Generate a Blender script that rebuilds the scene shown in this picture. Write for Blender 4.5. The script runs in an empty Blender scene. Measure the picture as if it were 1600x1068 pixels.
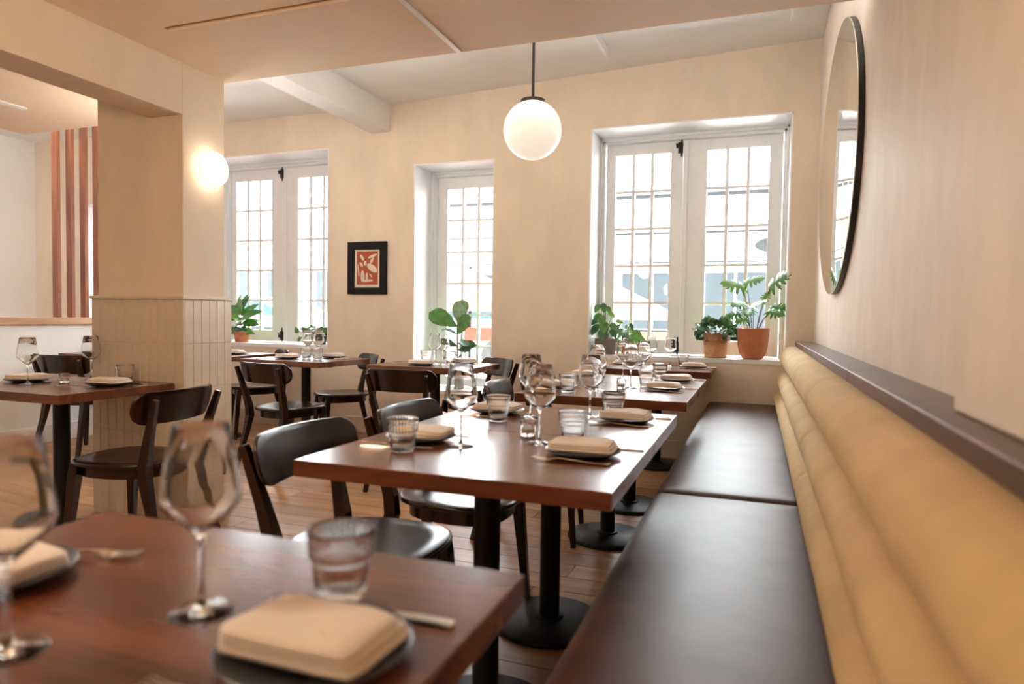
import bpy, bmesh, math, random
from mathutils import Vector, Matrix
random.seed(7)
SC = bpy.context.scene
COL = SC.collection
PI = math.pi

# ------------------------------------------------------------------ camera
FPX = 1049.8
yaw, pitch, roll = 0.348156, 0.037976, 0.014592
def cam_matrix():
    f = Vector((-math.sin(yaw), math.cos(yaw), 0)); rt = Vector((math.cos(yaw), math.sin(yaw), 0)); up = Vector((0, 0, 1))
    f2 = f*math.cos(pitch) - up*math.sin(pitch); up2 = up*math.cos(pitch) + f*math.sin(pitch)
    rt3 = rt*math.cos(roll) + up2*math.sin(roll); up3 = -rt*math.sin(roll) + up2*math.cos(roll)
    m = Matrix((rt3, up3, -f2)).transposed().to_4x4()
    m.translation = Vector((0, 0, 1.11))
    return m
cam = bpy.data.cameras.new('camera'); camo = bpy.data.objects.new('camera', cam); COL.objects.link(camo)
cam.sensor_width = 36; cam.lens = 36*FPX/1600; cam.clip_start = 0.02
camo.matrix_world = cam_matrix()
cam.dof.use_dof = True; cam.dof.focus_distance = 4.2; cam.dof.aperture_fstop = 2.4
SC.camera = camo
# ------------------------------------------------------------------ light and exposure
SC.view_settings.view_transform = 'Standard'; SC.view_settings.look = 'None'
SC.view_settings.gamma = 1; SC.view_settings.use_curve_mapping = False
SC.view_settings.exposure = 1.15
SC.cycles.use_denoising = True
SC.cycles.max_bounces = 14; SC.cycles.transmission_bounces = 14; SC.cycles.transparent_max_bounces = 24
SC.cycles.sample_clamp_indirect = 6
SC.cycles.caustics_reflective = False
W = bpy.data.worlds.new('overcast_sky'); SC.world = W; W.use_nodes = True
bg = W.node_tree.nodes['Background']; bg.inputs[0].default_value = (0.93, 0.97, 1.0, 1); bg.inputs[1].default_value = 15.5
sun = bpy.data.lights.new('sun', 'SUN'); sun.energy = 50.0; sun.angle = .01; sun.color = (1.0, .95, .88)
suno = bpy.data.objects.new('sun', sun); COL.objects.link(suno)      # shines along the street, just behind the window wall's plane
suno.rotation_euler = Vector((-.57, .10, -.815)).to_track_quat('-Z', 'Y').to_euler()
def portal(x0, x1, y, z0, z1, facing):      # marks a window opening so the sky light is sampled through it
    l = bpy.data.lights.new('window_portal', 'AREA'); l.shape = 'RECTANGLE'; l.size = x1-x0; l.size_y = z1-z0
    l.cycles.is_portal = True
    o = bpy.data.objects.new('window_portal', l); COL.objects.link(o)
    o.location = ((x0+x1)/2, y, (z0+z1)/2); o.rotation_euler = (PI/2 if facing > 0 else -PI/2, 0, 0)
portal(-1.33, .23, 6.0, .8, 2.68, -1); portal(-2.96, -2.15, 6.0, .44, 2.5, -1)
portal(-5.46, -3.85, 6.0, .8, 2.7, -1); portal(-7.2, -5.7, 6.0, .2, 2.3, -1)
LAMP = .3       # emission of the lit opal glass shades

# ------------------------------------------------------------------ materials
def nmat(name):
    m = bpy.data.materials.new(name); m.use_nodes = True
    nt = m.node_tree; return m, nt, nt.nodes['Principled BSDF']
def N(nt, t, **kw):
    n = nt.nodes.new(t)
    for k, v in kw.items():
        if k in n.inputs: n.inputs[k].default_value = v
        else: setattr(n, k, v)
    return n
def coords(nt, scale, obj=True):
    tc = N(nt, 'ShaderNodeTexCoord'); mp = N(nt, 'ShaderNodeMapping'); mp.inputs['Scale'].default_value = scale
    nt.links.new(tc.outputs['Object' if obj else 'Generated'], mp.inputs[0]); return mp
def ramp(nt, fac, stops):
    r = N(nt, 'ShaderNodeValToRGB'); e = r.color_ramp.elements
    while len(e) < len(stops): e.new(.5)
    for i, (p, c) in enumerate(stops): e[i].position = p; e[i].color = (*c, 1)
    nt.links.new(fac, r.inputs[0]); return r
def bump(nt, b, h, strength, dist):
    n = N(nt, 'ShaderNodeBump'); n.inputs['Strength'].default_value = strength; n.inputs['Distance'].default_value = dist
    nt.links.new(h, n.inputs['Height']); nt.links.new(n.outputs[0], b.inputs['Normal'])
def plain(name, col, rough=.5, metal=0, var=.06, scale=30, bmp=.1, bdist=.001, **kw):
    m, nt, b = nmat(name); b.inputs['Roughness'].default_value = rough; b.inputs['Metallic'].default_value = metal
    mp = coords(nt, (1, 1, 1)); no = N(nt, 'ShaderNodeTexNoise', Scale=scale, Detail=5.0); nt.links.new(mp.outputs[0], no.inputs[0])
    lo = [max(0, c*(1-var)) for c in col]; hi = [min(1, c*(1+var)) for c in col]
    r = ramp(nt, no.outputs[0], [(.3, lo), (.7, hi)]); nt.links.new(r.outputs[0], b.inputs['Base Color'])
    if bmp: bump(nt, b, no.outputs[0], bmp, bdist)
    for k, v in kw.items(): b.inputs[k.replace('_', ' ')].default_value = v
    return m
def plaster(name, col, streak=(1.2, 1.2, .5), var=.07):
    m, nt, b = nmat(name); b.inputs['Roughness'].default_value = .62; b.inputs['Specular IOR Level'].default_value = .3
    mp = coords(nt, streak); n1 = N(nt, 'ShaderNodeTexNoise', Scale=2.2, Detail=7.0, Roughness=.62); nt.links.new(mp.outputs[0], n1.inputs[0])
    mp2 = coords(nt, (1, 1, 1)); n2 = N(nt, 'ShaderNodeTexNoise', Scale=45, Detail=4.0); nt.links.new(mp2.outputs[0], n2.inputs[0])
    lo = [c*(1-var) for c in col]; hi = [min(1, c*(1+var)) for c in col]
    r = ramp(nt, n1.outputs[0], [(.35, lo), (.65, hi)]); nt.links.new(r.outputs[0], b.inputs['Base Color'])
    bump(nt, b, n2.outputs[0], .12, .002); return m
def wood(name, dark, light, axis='X', rough=.3, coat=0., scale=1., bmp=.08, spec=.5, rnd=0.):
    m, nt, b = nmat(name); b.inputs['Roughness'].default_value = rough; b.inputs['Specular IOR Level'].default_value = spec
    b.inputs['Coat Weight'].default_value = coat; b.inputs['Coat Roughness'].default_value = .12
    s = {'X': (1.3, 14, 14), 'Y': (14, 1.3, 14), 'Z': (14, 14, 1.3)}[axis]
    mp = coords(nt, tuple(k*scale for k in s))
    oi = N(nt, 'ShaderNodeObjectInfo'); ad = N(nt, 'ShaderNodeVectorMath', operation='ADD')
    ml = N(nt, 'ShaderNodeMath', operation='MULTIPLY'); ml.inputs[1].default_value = 37.0
    nt.links.new(oi.outputs['Random'], ml.inputs[0]); nt.links.new(mp.outputs[0], ad.inputs[0]); nt.links.new(ml.outputs[0], ad.inputs[1])
    n1 = N(nt, 'ShaderNodeTexNoise', Scale=1.0, Detail=8.0, Roughness=.6, Distortion=.8); nt.links.new(ad.outputs[0], n1.inputs[0])
    r = ramp(nt, n1.outputs[0], [(.38, dark), (.62, light)])
    if rnd:
        hs = N(nt, 'ShaderNodeHueSaturation'); mr = N(nt, 'ShaderNodeMapRange')
        mr.inputs['To Min'].default_value = 1-rnd; mr.inputs['To Max'].default_value = 1+rnd
        nt.links.new(oi.outputs['Random'], mr.inputs['Value']); nt.links.new(mr.outputs[0], hs.inputs['Value'])
        nt.links.new(r.outputs[0], hs.inputs['Color']); nt.links.new(hs.outputs[0], b.inputs['Base Color'])
    else: nt.links.new(r.outputs[0], b.inputs['Base Color'])
    bump(nt, b, n1.outputs[0], bmp, .001); return m
def glow(name, col, s):
    m, nt, b = nmat(name); b.inputs['Base Color'].default_value = (.9, .87, .82, 1); b.inputs['Roughness'].default_value = .25
    b.inputs['Emission Color'].default_value = (*col, 1); b.inputs['Emission Strength'].default_value = s; return m
M = {}
M['plaster'] = plaster('beige_plaster', (.80, .67, .525))
M['plaster_r'] = plaster('pale_beige_plaster', (.82, .72, .61), (3.6, 3.6, 1.5), .05)
M['plaster_ceil'] = plaster('ceiling_plaster', (.85, .68, .515), (1, 1, 1), .03)
M['white_wall'] = plaster('off_white_plaster', (.88, .87, .85), (1, 1, 1), .02)
M['white_ceil'] = plaster('white_ceiling_paint', (.91, .905, .895), (1, 1, 1), .015)
M['white_paint'] = plain('white_gloss_paint', (.90, .90, .90), .35, var=.02, scale=12, bmp=.03)
M['beige_paint'] = plain('beige_baseboard_paint', (.68, .56, .43), .4, var=.03, scale=10, bmp=.03)
M['floor'] = wood('oak_floor', (.29, .140, .056), (.43, .232, .105), 'X', .38, 0, .8, .05, .5, .14)
M['table'] = wood('walnut_table', (.085, .023, .010), (.18, .055, .023), 'X', .22, 0, .9, .05)
M['ledge'] = wood('walnut_ledge', (.055, .022, .012), (.10, .044, .025), 'Y', .36, 0, .8, .05)
M['chair'] = wood('dark_stained_beech', (.011, .0034, .0018), (.026, .0085, .0045), 'Z', .24, 0, 1.4, .04)
M['slat'] = wood('cherry_slat', (.18, .055, .02), (.32, .11, .045), 'Z', .5, 0, 1.2, .05)
M['cap'] = wood('oak_cap', (.42, .25, .14), (.62, .40, .25), 'Y', .4, 0, 1.0, .05)
M['black'] = plain('black_powder_coat', (.005, .005, .0055), .5, var=.15, scale=200, bmp=.1, bdist=.0005, Specular_IOR_Level=.3)
M['bronze'] = plain('dark_bronze', (.03, .022, .018), .4, .6, .1, 60)
M['leather'] = plain('brown_leather', (.070, .030, .020), .46, 0, .25, 9, .25, .0012)
M['leather'].node_tree.nodes['Principled BSDF'].inputs['Specular IOR Level'].default_value = .45
M['cove'] = glow('cove_led_diffuser', (1.0, .98, .95), 9.5)  # glow of the added strips that brighten the window wall
M['cove_side'] = glow('side_cove_led_diffuser', (1.0, .98, .95), 70.0)  # stronger glow of the added strip that brightens the left wall
M['velvet'] = plain('mustard_velvet', (.56, .375, .155), .85, 0, .12, 5, .35, .004, Sheen_Weight=.12, Sheen_Roughness=.35)
M['velvet'].node_tree.nodes['Principled BSDF'].inputs['Sheen Tint'].default_value = (.95, .85, .62, 1)
M['steel'] = plain('polished_steel', (.72, .66, .58), .16, 1, .03, 40, .02)
M['plate'] = plain('charcoal_stoneware', (.035, .03, .028), .3, 0, .2, 80, .05)
M['linen'] = plain('beige_linen', (.80, .71, .63), .9, 0, .04, 26, .55, .004, Sheen_Weight=.2)
M['tile'] = plain('cream_glazed_tile', (.70, .58, .44), .28, 0, .05, 14, .12, .003)
M['grout'] = plain('grout', (.66, .55, .42), .8)
M['mirror'] = plain('mirror_glass', (.86, .86, .84), .02, 1, 0, 5, 0)
M['mirror_rim'] = plain('black_mirror_frame', (.01, .01, .01), .35)
M['terracotta'] = plain('terracotta', (.50, .17, .07), .6, 0, .12, 25, .15)
M['wicker'] = plain('wicker', (.50, .255, .115), .65, 0, .3, 90, .3)
M['greypot'] = plain('grey_brown_pot', (.23, .185, .15), .6, 0, .1, 30, .1)
M['concrete_pot'] = plain('grey_stone_pot', (.35, .35, .34), .6)
M['soil'] = plain('potting_soil', (.03, .02, .013), .95, 0, .4, 120, .8, .004)
M['leaf'] = plain('green_leaf', (.075, .22, .04), .38, 0, .35, 18, .15, .001)
M['leaf_l'] = plain('light_green_leaf', (.17, .38, .07), .4, 0, .3, 18, .15, .001)
M['leaf_d'] = plain('dark_green_leaf', (.04, .135, .045), .36, 0, .3, 18, .15, .001)
M['leaf_v'] = plain('grey_green_leaf', (.17, .28, .15), .45, 0, .5, 40, .1, .001)
for k in ('leaf', 'leaf_l', 'leaf_d', 'leaf_v'):
    M[k].node_tree.nodes['Principled BSDF'].inputs['Subsurface Weight'].default_value = 0
M['stem'] = plain('green_stem', (.13, .16, .05), .55)
M['stem_r'] = plain('reddish_stem', (.22, .10, .06), .55)
M['wax'] = plain('candle_wax', (.80, .74, .64), .5)
M['opal'] = glow('lit_opal_glass', (1.0, .90, .78), LAMP)
M['opal_room'] = glow('warm_opal_glass', (1.0, .78, .54), 26.0)  # glow of the added fill globe beside the camera
M['opal_soft'] = glow('soft_opal_glass', (1.0, .92, .82), 11.0)  # glow of the other added fill globes
M['opal_s'] = glow('lit_sconce_glass', (1.0, .84, .66), 2.6)
M['picture_frame'] = plain('black_picture_frame', (.006, .005, .005), .5, Specular_IOR_Level=.2)
M['paper'] = plain('cream_paper', (.80, .71, .62), .8)
M['ink'] = plain('rust_ink', (.42, .09, .03), .8, 0, .35, 90, .1)
M['outlet'] = plain('outlet_plastic', (.70, .62, .52), .4, 0, .02)
def glass_mat(name, col, ior):
    m, nt, b = nmat(name); nt.nodes.remove(b)
    g = N(nt, 'ShaderNodeBsdfGlass'); g.inputs['Color'].default_value = (*col, 1); g.inputs['IOR'].default_value = ior; g.inputs['Roughness'].default_value = 0
    nt.links.new(g.outputs[0], nt.nodes['Material Output'].inputs[0]); return m
M['glass'] = glass_mat('clear_glass', (.99, .99, .985), 1.42)
def pane_mat():
    m, nt, b = nmat('window_glass'); nt.nodes.remove(b)
    t = N(nt, 'ShaderNodeBsdfTransparent'); t.inputs[0].default_value = (.97, .98, .98, 1)
    g = N(nt, 'ShaderNodeBsdfGlossy'); g.inputs['Roughness'].default_value = .01
    lw = N(nt, 'ShaderNodeFresnel'); lw.inputs['IOR'].default_value = 1.35
    mx = N(nt, 'ShaderNodeMixShader'); nt.links.new(lw.outputs[0], mx.inputs[0]); nt.links.new(t.outputs[0], mx.inputs[1]); nt.links.new(g.outputs[0], mx.inputs[2])
    nt.links.new(mx.outputs[0], nt.nodes['Material Output'].inputs[0]); return m
M['pane'] = pane_mat()
M['facade'] = plain('white_facade', (.32, .315, .305), .8, 0, .03, 1)
M['facade_g'] = plain('pale_grey_facade', (.16, .163, .165), .8, 0, .04, 1)
M['shopglass'] = plain('shop_window', (.017, .022, .025), .15, 0, .15, .6, 0)
M['awning'] = plain('white_awning', (.3, .3, .3), .8, 0, .02)
M['signgrey'] = plain('grey_sign', (.018, .020, .021), .6)
M['umbrella'] = plain('orange_parasol', (.26, .085, .055), .8, 0, .05)
M['red'] = plain('red_chair', (.14, .03, .022), .5)
M['greymetal'] = plain('grey_metal', (.010, .011, .012), .5)
M['pavement'] = plain('pale_pavement', (.68, .67, .65), .85, 0, .1, 3)
M['carblue'] = plain('blue_car_glass', (.012, .026, .038), .1, 0, .1, 1, 0)
M['carwhite'] = plain('white_car_paint', (.25, .25, .26), .25, 0, .01, 1, 0)
M['rubber'] = plain('tyre', (.02, .02, .02), .8)

for k in ('shopglass', 'signgrey', 'greymetal', 'red', 'umbrella', 'carblue', 'rubber', 'facade', 'facade_g', 'carwhite'):
    M[k].node_tree.nodes['Principled BSDF'].inputs['Specular IOR Level'].default_value = .08
    M[k].node_tree.nodes['Principled BSDF'].inputs['Roughness'].default_value = .6

# ------------------------------------------------------------------ mesh helpers
class MB:
    def __init__(s): s.v = []; s.f = []
    def add(s, vs, fs):
        b = len(s.v); s.v += [tuple(p) for p in vs]; s.f += [tuple(i+b for i in f) for f in fs]; return s
    def box(s, x0, x1, y0, y1, z0, z1):
        return s.add([(x0,y0,z0),(x1,y0,z0),(x1,y1,z0),(x0,y1,z0),(x0,y0,z1),(x1,y0,z1),(x1,y1,z1),(x0,y1,z1)],
                     [(0,3,2,1),(4,5,6,7),(0,1,5,4),(1,2,6,5),(2,3,7,6),(3,0,4,7)])
    def loops(s, rings, closed=True, cap0=True, cap1=True):
        n = len(rings[0]); vs = [p for r in rings for p in r]; fs = []
        for i in range(len(rings)-1):
            for j in range(n if closed else n-1):
                k = (j+1) % n; fs.append((i*n+j, i*n+k, (i+1)*n+k, (i+1)*n+j))
        if cap0: fs.append(tuple(range(n-1, -1, -1)))
        if cap1: fs.append(tuple((len(rings)-1)*n+j for j in range(n)))
        return s.add(vs, fs)
    def lathe(s, prof, n=32, c=(0,0,0), mod=None, cap0=True, cap1=True):
        rings = []
        for i, (r, z) in enumerate(prof):
            rings.append([(c[0]+(r if mod is None else mod(r, i, 2*PI*j/n))*math.cos(2*PI*j/n), c[1]+(r if mod is None else mod(r, i, 2*PI*j/n))*math.sin(2*PI*j/n), c[2]+z) for j in range(n)])
        return s.loops(rings, True, cap0, cap1)
    def tube(s, pts, radii, n=8, sq=None):
        pts = [Vector(p) for p in pts]
        if not isinstance(radii, (list, tuple)): radii = [radii]*len(pts)
        rings = []; prev = None
        for i, p in enumerate(pts):
            t = (pts[min(i+1, len(pts)-1)]-pts[max(i-1, 0)]).normalized()
            ref = prev if prev else (Vector((0,1,0)) if abs(t.y) < .9 else Vector((1,0,0)))
            a = (ref - t*ref.dot(t)).normalized(); b = t.cross(a); prev = a
            r = radii[i]
            if sq: rings.append([p+a*(sx*r*sq[0])+b*(sy*r*sq[1]) for sx, sy in ((1,1),(-1,1),(-1,-1),(1,-1))])
            else: rings.append([p+a*(r*math.cos(2*PI*j/n))+b*(r*math.sin(2*PI*j/n)) for j in range(n)])
        return s.loops(rings)
    def mesh(s, name, smooth=None, bev=0, seg=2):
        me = bpy.data.meshes.new(name); me.from_pydata(s.v, [], s.f)
        bm = bmesh.new(); bm.from_mesh(me)
        bmesh.ops.recalc_face_normals(bm, faces=bm.faces)
        if bev:
            es = [e for e in bm.edges if len(e.link_faces) == 2 and e.calc_face_angle(0) > .6]
            bmesh.ops.bevel(bm, geom=es, offset=bev, segments=seg, profile=.5, affect='EDGES', clamp_overlap=True)
        bm.to_mesh(me); bm.free()
        if smooth is not None:
            me.polygons.foreach_set('use_smooth', [True]*len(me.polygons))
            me.set_sharp_from_angle(angle=math.radians(smooth))
        return me
def link(name, me, mat=None, parent=None, loc=(0,0,0), rot=(0,0,0)):
    o = bpy.data.objects.new(name, me); COL.objects.link(o); o.location = loc; o.rotation_euler = rot
    if mat is not None and me is not None and not me.materials: me.materials.append(M[mat] if isinstance(mat, str) else mat)
    if parent: o.parent = parent
    return o
def obj(name, mb, mat, parent=None, smooth=None, bev=0, loc=(0,0,0), rot=(0,0,0), seg=2):
    return link(name, mb.mesh(name, smooth, bev, seg), mat, parent, loc, rot)
def tag(o, label, cat, group=None):
    o['label'] = label; o['category'] = cat
    if group: o['group'] = group
    return o
def struct(o, label=None):
    o['kind'] = 'structure'
    if label: o['label'] = label; o['category'] = o.name.split('_')[0]
    return o
def thing(name, label, cat, loc=(0,0,0), rz=0, group=None):
    o = bpy.data.objects.new(name, None); COL.objects.link(o); o.location = loc; o.rotation_euler = (0,0,rz); o.empty_display_size = .1
    return tag(o, label, cat, group)
def dup(root, loc, rz=0, label=None, parent=None):
    r = root.copy(); COL.objects.link(r); r.location = loc; r.rotation_euler = (0,0,rz); r.parent = parent
    if label: r['label'] = label
    def rec(a, b):
        for ch in list(a.children):
            c = ch.copy(); COL.objects.link(c); c.parent = b; rec(ch, c)
    rec(root, r)
    return r

# ================================================================== THE ROOM
# floor of planks running along x
fl = struct(obj('floor', MB().box(-8.1, .6, -5.0, 6.0, -.08, -.004), 'floor'), 'oak plank floor of the dining room')
plank = {}
for L in (1.2, 1.5, 1.8):
    plank[L] = MB().box(0, L-.003, 0, .147, -.02, 0).mesh('plank', None, .0015, 1); plank[L].materials.append(M['floor'])
y = .2; rr = 0
while y < 5.44:
    x = -5.53 - random.choice((0, .3, .7, 1.0))
    while x < -.3:
        L = random.choice((1.2, 1.5, 1.8))
        if x + L > -5.5:
            link('plank', plank[L], None, fl, (x, y, 0))
        x += L
    y += .15; rr += 1
# ceilings
ce = struct(obj('ceiling', MB().add(
    [(-8.1,6.0,3.02),(-3.2,6.0,3.02),(.6,6.0,3.185),(.6,-5.0,3.185),(-3.2,-5.0,3.02),(-8.1,-5.0,3.02)] +
    [(-8.1,6.0,3.3),(-3.2,6.0,3.3),(.6,6.0,3.3),(.6,-5.0,3.3),(-3.2,-5.0,3.3),(-8.1,-5.0,3.3)],
    [(0,1,4,5),(1,2,3,4),(6,11,10,7),(7,10,9,8),(0,6,7,1),(1,7,8,2),(2,8,9,3),(3,9,10,4),(4,10,11,5),(5,11,6,0)]), 'white_ceil'), 'high white ceiling along the window wall')
link('seam_batten', MB().box(-.012, .012, 3.0, 5.0, 3.04, 3.105).mesh('seam_batten'), 'white_ceil', ce, (-1.1, 0, 0))
link('seam_batten', MB().box(-.012, .012, 3.0, 4.9, 3.10, 3.16).mesh('seam_batten'), 'white_ceil', ce, (.17, 0, 0))
# long air slot: carve it as a recess by building the soffit from strips
dc = MB()
dc.box(-3.0, .45, -5.0, 2.335, 2.378, 3.18).box(-3.0, -2.53, 2.335, 2.362, 2.378, 3.18).box(-3.0, .45, 2.362, 3.0, 2.378, 3.18).box(-2.53, .45, 2.335, 2.362, 2.41, 3.18)
drop = struct(obj('ceiling_drop', dc, 'plaster_ceil'), 'lower beige plaster ceiling over the tables')
obj('air_slot', MB().box(-1.387, -1.36, .4, 2.985, 2.370, 2.3785), 'white_paint', drop, None, .002)
obj('slot_trim', MB().box(-2.53, .2, 2.36, 2.374, 2.372, 2.379), 'plaster_ceil', drop)
drop2 = struct(obj('ceiling_side', MB().box(-5.03, -3.0, -5.0, 2.9, 2.378, 3.02).box(-5.03, -3.39, 2.9, 3.42, 2.378, 3.02), 'plaster_ceil'), 'lower beige plaster ceiling left of the tiled column')
obj('air_slot', MB().box(-4.40, -4.35, .4, 2.98, 2.368, 2.3785), 'white_paint', drop2, None, .002)
beam = struct(obj('trim_1', MB().box(-3.395, -3.194, 3.0, 5.47, 2.78, 3.06), 'white_ceil', None, None, .004), 'white ceiling beam running into the window wall')
# back wall with openings
YW = 5.45; YB = 5.95
OPEN = {'window_1': (-1.315, .22, .80, 2.66), 'window_2': (-2.945, -2.163, .43, 2.47), 'window_3': (-5.42, -3.857, .80, 2.68), 'window_4': (-7.15, -5.75, .20, 2.29)}
wb = MB(); xs = [-8.1]
for k in ('window_4', 'window_3', 'window_2', 'window_1'):
    x0, x1, z0, z1 = OPEN[k]
    wb.box(xs[-1], x0, YW, YB, 0, 3.2); wb.box(x0, x1, YW, YB, 0, z0); wb.box(x0, x1, YW, YB, z1, 3.2); xs.append(x1)
wb.box(xs[-1], .6, YW, YB, 0, 3.2)
struct(obj('wall_back', wb, 'plaster'), 'beige plaster window wall')
# right wall, with the boxed-out section nearer the camera
struct(obj('wall_right', MB().box(.40, .8, -5.0, YW, 0, 3.2), 'plaster_r'), 'pale beige plaster wall above the bench')
struct(obj('wall_pier', MB().box(.332, .41, -5.0, 1.38, .955, 3.18), 'plaster_r', None, None, .006), 'boxed-out section of the plaster wall at right')
struct(obj('wall_left', MB().box(-8.2, -7.85, -5.0, YW, 0, 3.2), 'white_wall'), 'white wall beyond the wooden slats')
# rear of the room (behind the camera)
rw = MB().box(-8.1, .6, -5.0, -4.8, 0, 3.2)
struct(obj('wall_rear', rw, 'plaster'), 'beige rear wall behind the camera')
# half wall with oak cap and slat screen
ph = struct(obj('wall_partition', MB().box(-5.68, -5.56, .2, YW, 0, .985), 'white_wall'), 'white half wall with a wooden cap')
obj('cap', MB().box(-5.70, -5.54, .2, YW-.005, .985, 1.045), 'cap', ph, None, .003)
sl = MB().box(-.032, .032, 0, .034, 1.046, 3.02).mesh('slat', None, .002, 1); sl.materials.append(M['slat'])
for i in range(10):
    link('slat', sl, None, ph, (-5.60, 4.045+.125*i, 0))
# tiled column and header beam
cx0, cx1, cy0, cy1 = -3.382, -2.786, 2.687, 2.975
colw = struct(obj('wall_column', MB().box(cx0, cx1, cy0, cy1, 0, 3.0), 'plaster', None, None, .003), 'plaster column with tiled lower half')
struct(obj('trim_2', MB().box(-3.0, cx1, -5.0, cy0, 2.117, 3.0), 'plaster', None, None, .003), 'plaster header beam running from the column')
obj('tile_bed', MB().box(cx0-.0225, cx1+.0225, cy0-.0225, cy1+.0225, 0, 1.175), 'grout', colw)
TW = (cx1-cx0+.05)/11; TH = 1.175/5
tf = MB().box(.0015, TW-.0015, 0, .012, .0015, TH-.0015).mesh('tile', None, .002, 1); tf.materials.append(M['tile'])
TWs = (cy1-cy0+.04)/6
ts = MB().box(0, .012, .0015, TWs-.0015, .0015, TH-.0015).mesh('tile', None, .002, 1); ts.materials.append(M['tile'])
for r in range(5):
    for c in range(11):
        link('tile', tf, None, colw, (cx0-.025+c*TW+random.uniform(-.0004,.0004), cy0-.0245+random.uniform(-.0008,.0008), r*TH+.001))
    for c in range(6):
        link('tile', ts, None, colw, (cx1+.0125+random.uniform(-.0008,.0008), cy0-.012+c*TWs, r*TH+.001))
obj('tile_cap', MB().box(cx0-.033, cx1+.033, cy0-.033, cy1+.03, 1.175, 1.19), 'tile', colw, None, .003)
# baseboards
struct(obj('baseboard_back', MB().box(-5.56, .4, YW-.016, YW+.01, 0, .144), 'beige_paint', None, None, .003), 'beige baseboard under the windows')
struct(obj('baseboard_left', MB().box(-5.565, -5.545, .2, YW, 0, .144), 'white_paint', None, None, .003), 'white baseboard of the half wall')

# ------------------------------------------------------------------ windows
def window(name, label, leaves, gz0, gz1, rows, bolt=None, lz0=None):
    x0, x1, z0, z1 = OPEN[name]
    w = bpy.data.objects.new(name, None); COL.objects.link(w); w.location = (0, 0, 0); struct(w, label)
    t = .012
    obj('reveal', MB().box(x0, x0+t, YW+.002, YB, z0, z1).box(x1-t, x1, YW+.002, YB, z0, z1).box(x0, x1, YW+.002, YB, z1-t, z1), 'white_paint', w)
    obj('sill', MB().box(x0, x1, YW-.004, YB, z0-.03, z0+.004), 'white_paint', w, None, .002)
    a = .035                                   # stepped frame
    fr = MB()
    for (d, ya) in ((.018, 5.76), (a, 5.80)):
        fr.box(x0+t, x0+t+d, ya, YB, z0, z1-t).box(x1-t-d, x1-t, ya, YB, z0, z1-t).box(x0, x1, ya, YB, z1-t-d*1.1, z1-t)
    obj('window_frame', fr, 'white_paint', w, None, .002)
    Yf = 5.845
    for i, (l0, l1, g0, g1) in enumerate(leaves):
        b0 = lz0 if lz0 else z0+.012; b1 = z1-t-a*1.1-.003
        s = MB().box(l0, g0, Yf, Yf+.045, b0, b1).box(g1, l1, Yf, Yf+.045, b0, b1).box(g0, g1, Yf, Yf+.045, b0, gz0).box(g0, g1, Yf, Yf+.045, gz1, b1)
        m = .012                               # glazing bead
        s.box(g0-m, g0+.004, Yf-.004, Yf+.03, gz0-m, gz1+m).box(g1-.004, g1+m, Yf-.004, Yf+.03, gz0-m, gz1+m).box(g0, g1, Yf-.004, Yf+.03, gz0-m, gz0+.004).box(g0, g1, Yf-.004, Yf+.03, gz1-.004, gz1+m)
        so = obj('sash', s, 'white_paint', w, None, .0015)
        cols = 3; pw = (g1-g0)/cols; phh = (gz1-gz0)/rows
        for c in range(1, cols): obj('muntin', MB().box(g0+c*pw-.013, g0+c*pw+.013, Yf+.002, Yf+.034, gz0, gz1), 'white_paint', so)
        for r in range(1, rows): obj('muntin', MB().box(g0, g1, Yf+.004, Yf+.032, gz0+r*phh-.011, gz0+r*phh+.011), 'white_paint', so)
        pm = MB().box(-pw/2+.013, pw/2-.013, 0, .003, -phh/2+.011, phh/2-.011).mesh('pane'); pm.materials.append(M['pane'])
        for c in range(cols):
            for r in range(rows): link('pane', pm, None, so, (g0+(c+.5)*pw, Yf+.017, gz0+(r+.5)*phh))
        if bolt and i == 0:
            for zz, sg in ((b1-.06, 1), (b0+.06, -1)):
                q = MB().box(l1-.045, l1-.004, Yf-.008, Yf, zz-.045, zz+.045)
                q.tube([(l1-.014, Yf-.014, zz-.075), (l1-.014, Yf-.014, zz+.085)], .007, 8)
                q.box(l1-.06, l1-.03, Yf-.02, Yf-.006, zz-.012+sg*.01, zz+.022+sg*.01)
                q.lathe([(.0, -.0), (.012, .004), (.012, .012), (0, .016)], 10, (l1-.052, Yf-.02, zz+.02))
                obj('bolt', q, 'bronze', so, 40)
    if len(leaves) == 2:
        xm = leaves[1][0]
        obj('astragal', MB().box(xm-.004, xm+.034, Yf-.012, Yf+.01, z0+.012, z1-t-a*1.1-.003), 'white_paint', w, None, .004)
    return w
window('window_1', 'white two-leaf casement window at right above the sill plants', [(-1.262, -.612, -1.185, -.71), (-.606, .168, -.42, .07)], .925, 2.515, 5, True)
window('window_2', 'narrow white window in the middle behind the fiddle-leaf plant', [(-2.895, -2.212, -2.795, -2.31)], .40+.12, 2.31, 6)
window('window_3', 'white two-leaf casement window behind the column', [(-5.37, -4.685, -5.31, -4.835), (-4.68, -3.905, -4.51, -4.035)], .925, 2.515, 5, True)
window('window_4', 'bright white window beyond the wooden slats', [(-7.10, -6.46, -7.02, -6.53), (-6.45, -5.80, -6.37, -5.88)], .35, 2.2, 6)

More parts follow.
